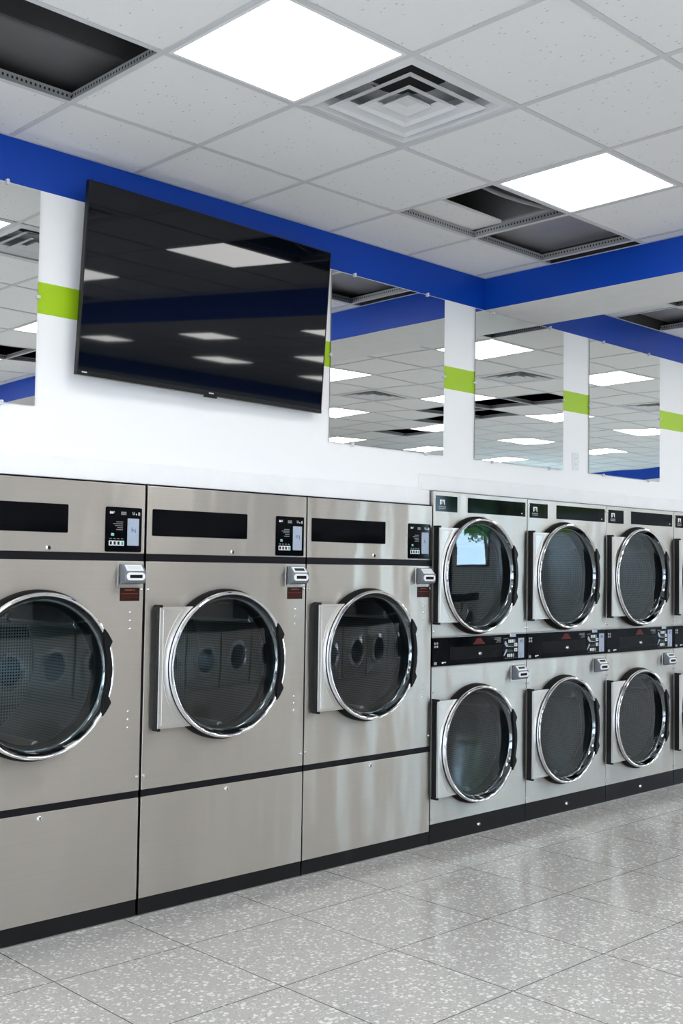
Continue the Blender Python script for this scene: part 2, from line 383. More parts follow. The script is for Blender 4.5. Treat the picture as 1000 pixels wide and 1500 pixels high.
# wall with the television: a bulkhead over the dryers, full height beyond them
g = G(); g.box(XL, XR, YW, YW + 0.13, 2.0, ZR); g.box(8.45, XR, YW, YW + 0.13, 0.0, 2.0); g.box(XL, 1.00, YW, YW + 0.13, 0, 2.0)
struct(g.build('wall_back', M['wall']))
WIN = [(-4.6, -2.6, 0.6, 2.7), (-1.2, 0.8, 0.6, 2.7), (14.75, 16.9, 1.7, 2.95)]
g = G(); xs = XL
for wx0, wx1, wz0, wz1 in WIN:
    g.box(xs, wx0, YB - 0.15, YB, 0, ZR); g.box(wx0, wx1, YB - 0.15, YB, 0, wz0); g.box(wx0, wx1, YB - 0.15, YB, wz1, ZR); xs = wx1
g.box(xs, XR, YB - 0.15, YB, 0, ZR)
struct(g.build('wall_front', M['wall']))
for nm, xa, xb, yw0, yw1 in (('wall_left', XL - 0.15, XL, -2.6, 2.4), ('wall_right', XR, XR + 0.15, 2.3, 3.5)):
    g = G(); g.box(xa, xb, YB - 0.15, yw0, 0, ZR); g.box(xa, xb, yw1, YS, 0, ZR); g.box(xa, xb, yw0, yw1, 0, 0.45); g.box(xa, xb, yw0, yw1, 2.75, ZR)
    struct(g.build(nm, M['wall']))
    wf = G(); q = 0.06; xm = (xa + xb) / 2; nb = 3  # unseen windows added in the side walls as daylight fill
    wf.box(xm - 0.04, xm + 0.04, yw0, yw1, 0.45, 0.45 + q); wf.box(xm - 0.04, xm + 0.04, yw0, yw1, 2.75 - q, 2.75)
    ys_ = [yw0 + (yw1 - yw0) * k / nb for k in range(nb + 1)]
    for k, yy in enumerate(ys_):
        ya = yy if k == 0 else (yy - q if k == nb else yy - q / 2); wf.box(xm - 0.04, xm + 0.04, ya, ya + q, 0.45 + q, 2.75 - q)
    wo_ = struct(wf.build('window_4' if nm == 'wall_left' else 'window_5', M['black'], bevel=0.004))
    for k in range(nb):
        p_ = G(); p_.box(xm - 0.003, xm + 0.003, ys_[k] + q, ys_[k + 1] - q, 0.45 + q, 2.75 - q); p_.build('pane', M['pane_fill'], wo_)
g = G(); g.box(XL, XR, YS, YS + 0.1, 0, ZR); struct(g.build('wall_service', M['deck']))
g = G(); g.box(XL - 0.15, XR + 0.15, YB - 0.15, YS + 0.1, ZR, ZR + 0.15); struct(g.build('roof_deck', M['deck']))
# thin white boards that close the joint between the dryers and the wall
g = G(); g.box(1.0, 4.742, YW - 0.016, YW - 0.0005, 1.918, 2.012); struct(g.build('trim_1', M['white'], bevel=0.003))
g = G(); g.box(4.742, 8.6, YW - 0.012, YW - 0.0005, 2.004, 2.094); g.box(4.742, 4.829, YW - 0.012, YW - 0.0005, 1.918, 2.004); struct(g.build('trim_2', M['white'], bevel=0.003))
g = G(); g.box(1.0, 8.45, YW + 0.0, YW + 0.02, 1.925, 2.0)
# beam across the room
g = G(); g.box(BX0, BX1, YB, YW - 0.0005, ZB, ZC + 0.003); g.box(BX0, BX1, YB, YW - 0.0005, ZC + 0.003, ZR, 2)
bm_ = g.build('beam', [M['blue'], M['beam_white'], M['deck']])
for p in bm_.data.polygons:
    if p.normal.z < -0.5 and p.material_index == 0: p.material_index = 1
struct(bm_)
# windows in the wall behind the camera (near two added for daylight fill, the far one shows in the door of the first stacked dryer)
for i, (wx0, wx1, wz0, wz1) in enumerate(WIN):
    q = 0.06; ya, yb = YB - 0.12, YB - 0.04
    w = G(); w.box(wx0, wx1, ya, yb, wz0, wz0 + q); w.box(wx0, wx1, ya, yb, wz1 - q, wz1); w.box(wx0, wx0 + q, ya, yb, wz0 + q, wz1 - q); w.box(wx1 - q, wx1, ya, yb, wz0 + q, wz1 - q)
    wf = struct(w.build('window_%d' % (i + 1), M['black'], bevel=0.004))
    w = G(); w.box(wx0 + q, wx1 - q, YB - 0.085, YB - 0.079, wz0 + q, wz1 - q); w.build('pane', M['pane'] if i == 2 else M['pane_fill'], wf)
g = G(); g.box(XL - 40, XR + 40, YB - 40, YB - 0.16, -0.2, -0.15); g.box(XL - 40, XL - 0.16, YB - 0.16, YS + 20, -0.2, -0.15); g.box(XR + 0.16, XR + 40, YB - 0.16, YS + 20, -0.2, -0.15); struct(g.build('ground', M['paving']))

# suspended ceiling ---------------------------------------------------
def row_y(j): return Y1 - (j - 1) * T            # grid line j (1 = first from the wall)
NR = int((Y1 - YB) / T) + 1
near_edges = [UX + T * i for i in range(-12, 6)] + [BX0]
far_edges = [BX1] + [UX + T * (k + 0.5) for k in range(6, 25)]
far_edges = [e for e in far_edges if e < XR - 0.1] + [XR]
rows = [YW] + [row_y(j) for j in range(1, NR + 1)] + [YB]
def ncol(i): return UX + T * i
def fcol(k): return UX + T * (k + 0.5)
LN = [(c, r) for c in (-6, -3, 0, 3) for r in (2, 5, 8, 11)]
LF = [(c, r) for c in (7, 10, 13, 16, 19) for r in (2, 5, 8, 11)]
VN = [(1, 2)]; VF = [(9, 3), (9, 6), (13, 3)]
HN = [(-1, 1), (3, 1), (4, 1), (5, 1), (3, 7), (4, 7)]
HF = [(7, 0), (6, 1), (11, 4), (11, 5), (11, 6), (12, 6), (12, 7), (13, 9)]
skipN = set(LN + VN + HN); skipF = set(LF + VF + HF)
tiles = G()
for edges, skip, base in ((near_edges, skipN, -12), (far_edges, skipF, 5)):
    for a in range(len(edges) - 1):
        x0, x1 = edges[a], edges[a + 1]
        for r in range(len(rows) - 1):
            if (base + a, r) in skip: continue
            tiles.box(x0 + 0.003, x1 - 0.003, rows[r + 1] + 0.003, rows[r] - 0.003, ZC + 0.002, ZC + 0.017)
ceil = struct(tiles.build('ceiling', M['tile']))
fl = G(); web = G(); H = 0.012
for edges in (near_edges, far_edges):
    a0, a1 = edges[0], edges[-1]
    for r, y in enumerate(rows):
        if r in (0, len(rows) - 1): fl.box(a0, a1, y - H if r == 0 else y, y if r == 0 else y + H, ZC - 0.0015, ZC + 0.0005); continue
        fl.box(a0, a1, y - H, y + H, ZC - 0.0015, ZC + 0.0005); web.box(a0, a1, y - 0.0009, y + 0.0009, ZC + 0.0005, ZC + 0.040)
    for i, x in enumerate(edges):
        for r in range(len(rows) - 1):
            ya, yb = rows[r + 1] + H, rows[r] - H
            xa, xb = (x, x + H) if i == 0 else ((x - H, x) if i == len(edges) - 1 else (x - H, x + H))
            fl.box(xa, xb, ya, yb, ZC - 0.0015, ZC + 0.0005)
            if 0 < i < len(edges) - 1: web.box(x - 0.0009, x + 0.0009, ya, yb, ZC + 0.0005, ZC + 0.038)
fl.build('grid_flange', M['bar'], ceil); web.build('grid_web', M['tee'], ceil)

# lights
def make_light(x0, y1):
    """x0 left grid line, y1 grid line on the wall side; the panel hangs one tile towards the room"""
    x1, y0 = x0 + T, y1 - T; f = 0.0125
    t = thing('ceiling_light', '', 'ceiling light', (x0 + T / 2, y1 - T / 2, ZC))
    h = T / 2
    fr = G()
    fr.box(-h + f, h - f, -h + f, -h + f + 0.014, -0.002, 0.03); fr.box(-h + f, h - f, h - f - 0.014, h - f, -0.002, 0.03)
    fr.box(-h + f, -h + f + 0.014, -h + f + 0.014, h - f - 0.014, -0.002, 0.03); fr.box(h - f - 0.014, h - f, -h + f + 0.014, h - f - 0.014, -0.002, 0.03)
    fr.build('frame', M['frame_white'], t)
    d = G(); q = h - f - 0.0135; d.add([(-q, -q, 0.0), (q, -q, 0.0), (q, q, 0.0), (-q, q, 0.0)], [(0, 3, 2, 1)])
    d.build('diffuser', M['light'], t, fix=False)
    b = G(); b.box(-q, q, -q, q, 0.004, 0.03); b.build('housing', M['frame_white'], t)
    return t
light0 = make_light(ncol(0), row_y(2))
light0['label'] = 'large lit square ceiling light beside the square air vent'; light0['group'] = 'square ceiling lights'
for c, r in LN + LF:
    if (c, r) == (0, 2) and ncol(0) < 3: 
        if (c, r) in LN and not light0.get('done'): light0['done'] = 1; continue
    x = (ncol(c) if (c, r) in LN and c < 6 else fcol(c)) + T / 2; y = row_y(r) - T / 2
    lab = 'lit square ceiling light outside the frame, only seen reflected in mirrors and screen'
    if (c, r) == (3, 2): lab = 'lit square ceiling light beside the two open ceiling tiles near the blue beam'
    dup(light0, (x, y, ZC), lab)
if 'done' in light0: del light0['done']
for o in COL.objects:
    if o.name.startswith('ceiling_light') and 'done' in o: del o['done']

# air vents
def make_vent(x0, y1):
    t = thing('air_vent', 'white square four-way ceiling air vent beside the large light', 'air vent', (x0 + T / 2, y1 - T / 2, ZC), 'square air vents')
    def frus(gm, s0, z0, s1, z1, th=0.0035):
        """sloping square skirt from half-size s0 at z0 to s1 at z1, with thickness"""
        vs = []
        for s, z in ((s0, z0), (s1, z1), (s1 - th, z1 + th), (s0 - th * 1.2, z0 + th)):
            vs += [(-s, -s, z), (s, -s, z), (s, s, z), (-s, s, z)]
        fs = []
        for q in range(4):
            q2 = (q + 1) % 4
            for k in range(4):
                k2 = (k + 1) % 4; fs.append([q * 4 + k, q * 4 + k2, q2 * 4 + k2, q2 * 4 + k])
        gm.add(vs, fs)
    f = G(); h = T / 2 - 0.012
    frus(f, 0.258, -0.006, h, -0.001); frus(f, 0.236, 0.050, 0.246, 0.018, 0.003); frus(f, 0.246, 0.018, 0.262, -0.006, 0.004)
    f.build('frame', M['vent'], t, bevel=0.0015)
    for s in (0.216, 0.140):
        c = G(); frus(c, s - 0.056, 0.014, s - 0.016, 0.002); frus(c, s - 0.016, 0.002, s, -0.007)
        c.build('louvre', M['vent'], t, bevel=0.0015)
    c = G(); s = 0.072
    vs = [(-s, -s, -0.003), (s, -s, -0.003), (s, s, -0.003), (-s, s, -0.003)]; q = 0.030
    vs += [(-q, -q, 0.012), (q, -q, 0.012), (q, q, 0.012), (-q, q, 0.012)]; u = 0.030
    vs += [(-u, -u, 0.035), (u, -u, 0.035), (u, u, 0.035), (-u, u, 0.035)]
    c.add(vs, [(4, 7, 6, 5), (0, 1, 5, 4), (1, 2, 6, 5), (2, 3, 7, 6), (3, 0, 4, 7), (8, 9, 1, 0), (9, 10, 2, 1), (10, 11, 3, 2), (11, 8, 0, 3), (8, 11, 10, 9)])
    c.build('centre_cone', M['vent'], t, bevel=0.003)
    n = G(); n.box(-0.285, 0.285, -0.285, 0.285, 0.11, 0.13)
    for a, b_, c_, d_ in ((-0.285, -0.28, -0.285, 0.285), (0.28, 0.285, -0.285, 0.285), (-0.28, 0.28, -0.285, -0.28), (-0.28, 0.28, 0.28, 0.285)): n.box(a, b_, c_, d_, 0.004, 0.11)
    n.build('plenum_box', M['vent'], t)
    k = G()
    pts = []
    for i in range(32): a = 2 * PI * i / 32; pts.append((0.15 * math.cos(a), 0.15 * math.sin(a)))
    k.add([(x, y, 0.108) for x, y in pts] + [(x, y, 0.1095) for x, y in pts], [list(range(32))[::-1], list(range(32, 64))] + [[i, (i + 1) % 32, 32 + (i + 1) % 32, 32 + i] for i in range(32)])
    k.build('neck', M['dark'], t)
    for sx, sy in ((1, 0), (0, 1), (-1, 0), (0, -1)):
        br = G(); br.box(*sorted((sx * 0.150, sx * 0.246)) if sx else (-0.006, 0.006), *sorted((sy * 0.150, sy * 0.246)) if sy else (-0.006, 0.006), 0.026, 0.030); br.build('brace', M['vent'], t)
    return t
vent0 = make_vent(ncol(1), row_y(2))
for c, r in VF:
    dup(vent0, (fcol(c) + T / 2, row_y(r) - T / 2, ZC), 'white square ceiling air vent beyond the beam, only seen reflected in mirrors')

# the tile pushed aside, ducts and conduit in the open cells
g = G(); g.box(-0.295, 0.295, -0.295, 0.295, 0, 0.016)
o = g.build('ceiling_tile', M['tile'], bevel=0.001); o.location = (ncol(3) + T / 2, row_y(1.32) + 0.295, ZC + 0.043)
o.rotation_euler = (0, 0, 0.012)
tag(o, 'loose pale ceiling tile slid aside over the grid in the open ceiling cell', 'ceiling tile')
g = G(); g.box(4.69, 5.325, 2.2, 4.26, ZC + 0.075, ZC + 0.50); d1 = tag(g.build('air_duct', M['duct'], bevel=0.01), 'grey sheet-metal duct seen through open ceiling cell next to blue beam', 'duct')
g = G(); g.box(1.0, 2.7, 3.50, 4.24, ZC + 0.085, ZC + 0.5); d2 = tag(g.build('air_duct', M['duct_dark'], bevel=0.01), 'dark duct seen through open ceiling cell in upper left corner', 'duct')
g = G(); g.box(6.7, 8.4, 3.80, 4.26, ZC + 0.075, ZC + 0.5); d3 = tag(g.build('air_duct', M['duct'], bevel=0.01), 'dull grey duct seen through open ceiling cells beyond the blue beam', 'duct')
for o, xs_, yy in ((d1, (4.8, 5.2), 3.2), (d2, (1.2, 2.5), 3.8), (d3, (6.9, 8.1), 4.0)):
    for x in xs_:
        g = G(); g.box(x - 0.012, x + 0.012, yy - 0.002, yy + 0.002, ZC + 0.49, ZR); g.build('hanger_strap', M['tee'], o)
pts = []
for i in range(25):
    u = i / 24; pts.append((3.60 + 1.06 * u, 3.36 + 0.10 * math.sin(4 * u), ZC + 0.054 + 0.34 * (1 - u) ** 2))
g = G(); g.tube(pts, 0.013); tag(g.build('flexible_conduit', M['duct'], smooth=True), 'grey flexible conduit sagging in open ceiling cell beside the lit panel', 'conduit')
pts = [(1.5 + 0.72 * i / 20, 3.27 - 0.05 * i / 20, ZC + 0.047 + 0.12 * (1 - i / 20) ** 2) for i in range(21)]
g = G(); g.tube(pts, 0.006); tag(g.build('cable', M['white_plastic'], smooth=True), 'thin pale cable in open ceiling cell at top left corner', 'cable')

# ------------------------------------------------------------------ mirrors
def make_mirror():
    t = thing('wall_mirror', '', 'mirror', (0, 0, 0), 'square wall mirrors')
    g = G(); g.box(0, 0.912, -0.006, 0, 0, 0.912)
    gl = g.build('mirror_glass', [M['mirror'], M['side']], t)
    for p in gl.data.polygons:
        if p.normal.y > -0.5: p.material_index = 1
    def clip(x, z, w, h):
        c = G(); c.rrect(x - w / 2, x + w / 2, z - h / 2, z + h / 2, 0.005, -0.014, -0.0062); c.rrect(x - w / 2, x + w / 2, z - h / 2, z + h / 2, 0.004, -0.0062, 0.0)
        c.dome(x, z, 0.004, -0.014, 0.003)
        c.build('clip', M['clear'], t)
    for x in (0.17, 0.76): clip(x, 0.915, 0.014, 0.022); clip(x, -0.003, 0.016, 0.020)
    for x in (-0.003, 0.915): clip(x, 0.46, 0.016, 0.014)
    return t
mir = make_mirror()
mlab = ['square frameless mirror at left edge, left of the television', 'square frameless mirror right of the television, before the ceiling corner',
        'square frameless mirror just below the end of the blue beam', 'square frameless mirror furthest right, right of the wall outlet']
for i, x in enumerate((1.419, 4.036, 5.235, 6.452)):
    o = mir if i == 0 else dup(mir, (0, 0, 0), '')
    o.location = (x, YW - 0.002, 2.214); o['label'] = mlab[i]

# outlet
t = thing('wall_outlet', 'white double power outlet on wall between two right-hand mirrors', 'outlet', (6.297, YW - 0.0005, 2.280))
g = G(); g.rrect(-0.037, 0.037, -0.058, 0.058, 0.006, -0.006, 0); g.build('cover_plate', M['outlet'], t, bevel=0.0015)
for z in (-0.020, 0.020):
    g = G(); g.rrect(-0.017, 0.017, z - 0.014, z + 0.014, 0.010, -0.009, -0.006); s = g.build('socket', M['white_plastic'], t)
    g = G(); g.box(-0.008, -0.006, -0.0095, -0.009, z - 0.004, z + 0.006); g.box(0.006, 0.008, -0.0095, -0.009, z - 0.004, z + 0.006); g.build('slot', M['black'], s)

# ------------------------------------------------------------------ television
tv = thing('television', 'large black flat television mounted on the white wall, tilted down', 'television', (3.2085, 4.1745, 2.7675))
a, b, c = math.radians(1.1), math.radians(3.34), math.radians(0.5)
tv.matrix_world = Matrix.Translation((3.2085, 4.1745, 2.7675)) @ Matrix.Rotation(a, 4, 'Z') @ Matrix.Rotation(b, 4, 'X') @ Matrix.Rotation(c, 4, 'Y')
W2, H2 = 1.447 / 2, 0.833 / 2
g = G(); g.box(-W2 + 0.004, W2 - 0.004, 0.0005, 0.002, -H2 + 0.019, H2 - 0.004); g.build('screen', M['screen'], tv)
g = G(); fy0, fy1 = -0.0015, 0.024
g.box(-W2, W2, fy0, fy1, H2 - 0.005, H2); g.box(-W2, W2, fy0 - 0.002, fy1, -H2, -H2 + 0.020); g.box(-W2, -W2 + 0.005, fy0, fy1, -H2 + 0.02, H2 - 0.005); g.box(W2 - 0.005, W2, fy0, fy1, -H2 + 0.02, H2 - 0.005)
g.build('bezel', M['tvblack'], tv, bevel=0.001)
g = G(); g.box(-W2 + 0.006, W2 - 0.006, 0.004, 0.022, -H2 + 0.003, H2 - 0.006); g.box(-0.50, 0.50, 0.022, 0.040, -H2 + 0.02, 0.05); g.build('back_housing', M['tvblack'], tv, bevel=0.004)
g = G(); g.box(-0.30, 0.30, 0.041, 0.052, -0.15, 0.03); g.box(-0.28, 0.28, 0.052, 0.087, -0.02, 0.02); g.build('wall_bracket', M['black'], tv)
g = G(); g.box(-0.035, 0.035, -0.006, 0.010, -H2 - 0.010, -H2 - 0.0005); g.build('sensor_bar', M['tvblack'], tv, bevel=0.001)
g = G()
for k in range(5): g.box(-W2 + 0.022 + k * 0.0052, -W2 + 0.0262 + k * 0.0052, fy0 - 0.0028, fy0 - 0.002, -H2 + 0.0105, -H2 + 0.0155)
g.build('brand_mark', M['print_white'], tv)
g = G()
for k in range(5): g.box(-0.014 + k * 0.0056, -0.0095 + k * 0.0056, fy0 - 0.0028, fy0 - 0.002, -H2 + 0.008, -H2 + 0.0135)
g.build('brand_mark', M['print_white'], tv)

# ------------------------------------------------------------------ dryers
def door_assembly(root, cx, cz, R, hx, hz, depth):
    """round glazed door with hinge plate, plus the drum behind it; front sheet at y = 0"""
    k = R / 0.34
    d = thing('door', '', '', (cx, 0, cz)); del d['label']; del d['category']; d.parent = root
    # sub-parts are built about the door centre
    s = G(); s.lathe([(R * 0.93, 0.0), (R + 0.011, 0.0), (R + 0.011, -0.020), (R + 0.002, -0.040), (R * 0.985, -0.046), (R * 0.95, -0.046)], 0, 0, 96); s.build('shell', M['rubber'], d, smooth=True)
    s = G(); s.lathe([(R - 0.010, -0.043), (R - 0.001, -0.046), (R, -0.052), (R, -0.060), (R - 0.003, -0.0655), (R - 0.008, -0.0675), (R - 0.013, -0.066), (R - 0.016, -0.062), (R - 0.017, -0.058)], 0, 0, 120); s.build('chrome_ring', M['chrome'], d, smooth=True)
    s = G(); s.lathe([(R - 0.0165, -0.0585), (R - 0.020, -0.049), (R - 0.027, -0.033), (R - 0.032, -0.0255), (R - 0.036, -0.024)], 0, 0, 120); s.build('inner_ring', M['ring_dark'], d, smooth=True)
    s = G(); s.lathe([(R - 0.031, -0.0235), (R - 0.040, -0.023), (R - 0.048, -0.015), (R - 0.052, 0.010), (R - 0.045, 0.045)], 0, 0, 96); s.build('gasket', M['rubber'], d, smooth=True)
    s = G(); s.disc(R - 0.031, -0.026, 0, 0, 96, bulge=0.004); s.build('glass', M['glass'], d, smooth=True)
    # hinge plate with pressed border, on a dark hinge block
    x0, x1 = hx - cx, 0
    n = 22; ra = R - 0.012; a0 = math.asin(min(0.98, hz / ra))
    arc = [(-ra * math.cos(t), ra * math.sin(t)) for t in [a0 - 2 * a0 * i / n for i in range(n + 1)]]     # top to bottom along the ring
    outline = [(x0, hz), (x0, -hz)] + arc[::-1]
    s = G(); s.prism(outline, -0.041, -0.037)
    x2 = x0 + 0.020; hz2 = hz - 0.014; rb = R + 0.030; a1 = math.asin(min(0.95, hz2 / rb))
    x3 = max(x2 + 0.02, -rb)
    path = []
    for i in range(n + 1):
        t = a1 - 2 * a1 * i / n; path.append((max(x2, -rb * math.cos(t)), -0.041, rb * math.sin(t)))
    s.tube([(x2, -0.041, hz2)] + [p for p in path] + [(x2, -0.041, -hz2), (x2, -0.041, hz2)], 0.0026, 6)
    hp = s.build('hinge_plate', M['steel_plate'], d, bevel=0.0008)
    s = G(); s.prism([(x0 + 0.001, hz - 0.002), (x0 + 0.001, -hz + 0.002)] + [(-ra * math.cos(t) , ra * math.sin(t)) for t in [-a0 * 0.98 + 1.96 * a0 * i / n for i in range(n + 1)]], -0.037, 0.0)
    s.build('hinge_block', M['black'], d)
    s = G(); s.tube([(x0 + 0.004, -0.039, hz + 0.006), (x0 + 0.004, -0.039, -hz - 0.006)], 0.0038, 10); s.build('hinge_rod', M['side'], d, smooth=True)
    for z in (hz + 0.004, -hz - 0.004):
        s = G(); s.box(x0 - 0.004, x0 + 0.012, -0.047, 0.0, z - 0.006, z + 0.006); s.build('hinge_stop', M['black'], d, bevel=0.002)
    # grip on the free side, with flared ends
    A = [(-33.5, 0.978, 0.985), (-29, 0.935, 0.998), (-23, 0.893, 1.012), (-22, 0.890, 1.010), (-18.5, 0.884, 0.948), (-10, 0.876, 0.944), (0, 0.872, 0.943), (10, 0.876, 0.944), (18.5, 0.884, 0.948), (22, 0.890, 1.010), (23, 0.893, 1.012), (29, 0.935, 0.998), (33.5, 0.978, 0.985)]
    rd = math.radians
    ins = [(R * i_ * math.cos(rd(t)), R * i_ * math.sin(rd(t))) for t, i_, o_ in A]; ous = [(R * o_ * math.cos(rd(t)), R * o_ * math.sin(rd(t))) for t, i_, o_ in A]
    s = G(); nA = len(A)
    vs = []
    for y in (-0.0775, -0.056):
        vs += [(x, y, z) for x, z in ins] + [(x, y, z) for x, z in ous]
    fs = []
    for i in range(nA - 1):
        fs += [[i, i + 1, nA + i + 1, nA + i], [2 * nA + nA + i, 2 * nA + nA + i + 1, 2 * nA + i + 1, 2 * nA + i], [i, 2 * nA + i, 2 * nA + i + 1, i + 1], [nA + i + 1, 3 * nA + i + 1, 3 * nA + i, nA + i]]
    fs += [[0, nA, 3 * nA, 2 * nA], [nA - 1, 3 * nA - 1, 4 * nA - 1, 2 * nA - 1]]
    s.add(vs, fs); s.build('handle', M['black'], d, bevel=0.002)
    # drum
    dr = thing('drum', '', '', (cx, 0.05, cz)); del dr['label']; del dr['category']; dr.parent = root
    rd_ = R + 0.02
    s = G(); s.lathe([(R - 0.045, 0.0), (rd_, 0.006), (rd_, depth)], 0, 0, 96); s.build('basket', M['drum'], dr, smooth=True)
    s = G(); s.disc(rd_, depth, 0, 0, 64, rings=3); s.build('back_plate', M['drum_back'], dr)
    s = G()
    for q in range(3):
        t = rd(q * 120 + 40); ca, sa = math.cos(t), math.sin(t)
        prof = [(rd_, -0.05), (rd_ - 0.07, -0.012), (rd_ - 0.07, 0.012), (rd_, 0.05)]
        vs = [(r * ca - w_ * sa, y, r * sa + w_ * ca) for y in (0.03, depth - 0.01) for r, w_ in prof]
        s.add(vs, [(0, 1, 5, 4), (1, 2, 6, 5), (2, 3, 7, 6), (0, 3, 2, 1), (4, 5, 6, 7)])
    s.build('baffle', M['side'], dr, bevel=0.006)
    s = G(); s.lathe([(0.10, depth - 0.002), (0.105, depth - 0.012), (0.12, depth - 0.012), (0.125, depth - 0.002)], 0, 0, 48); s.build('hub_ring', M['side'], dr, smooth=True)
    return d

def card_reader(root, cx, z0, white_top):
    t = thing('card_reader', '', '', (cx, 0, z0)); del t['label']; del t['category']; t.parent = root
    w = 0.056
    s = G(); s.rrect(-0.064, 0.064, -0.008, 0.100, 0.004, -0.003, 0.0); s.build('mounting_plate', M['steel_plate'], t)
    prof = [(0.0, 0.0), (-0.036, 0.006), (-0.043, 0.018), (-0.043, 0.056), (-0.014, 0.089), (0.0, 0.091)]       # y, z side view
    s = G(); n = len(prof)
    vs = [(x, y - 0.003, z) for x in (-w, w) for y, z in prof]
    s.add(vs, [list(range(n)), list(range(2 * n - 1, n - 1, -1))] + [[i, i + n, (i + 1) % n + n, (i + 1) % n] for i in range(n)])
    s.build('body', M['grey_plastic'], t, bevel=0.004)
    s = G(); s.rrect(-0.048, 0.048, 0.018, 0.053, 0.017, -0.050, -0.045, n=8); s.build('bezel', M['white_plastic'], t, bevel=0.0015)
    s = G(); s.box(-0.032, 0.032, -0.0512, -0.0500, 0.028, 0.043); s.build('slot', M['rubber'], t)
    # sloping top face
    d = Vector((0, 0.029, 0.033)).normalized(); nrm = Vector((0, -d.z, d.y)); o = Vector((0, -0.046, 0.056))
    def slab(gm, xa, xb, ta, tb, ha, hb):
        vs = []
        for h_ in (ha, hb):
            for x, q in ((xa, ta), (xb, ta), (xb, tb), (xa, tb)):
                p = o + d * q + nrm * h_; vs.append((x, p.y, p.z))
        gm.add(vs, [(0, 1, 2, 3), (7, 6, 5, 4), (0, 4, 5, 1), (1, 5, 6, 2), (2, 6, 7, 3), (3, 7, 4, 0)])
    s = G(); slab(s, -0.044, 0.044, 0.004, 0.040, 0.0, 0.0025); s.build('top_plate', M['white_plastic'], t, bevel=0.001)
    s = G(); slab(s, -0.032, 0.032, 0.014, 0.030, 0.0026, 0.0034); s.build('display', M['print_white'] if white_top else M['lcd'], t)
    return t

def stroke(gm, pts, r=0.0012, y=-0.0022):
    gm.tube([(x, y, z) for x, z in pts], r, 5)

def plate_bars(gm, x, z, widths, step, h, y0, y1, right=False):
    for i, w_ in enumerate(widths):
        xa = x - w_ if right else x
        gm.box(xa, xa + w_, y0, y1, z - i * step - h, z - i * step)

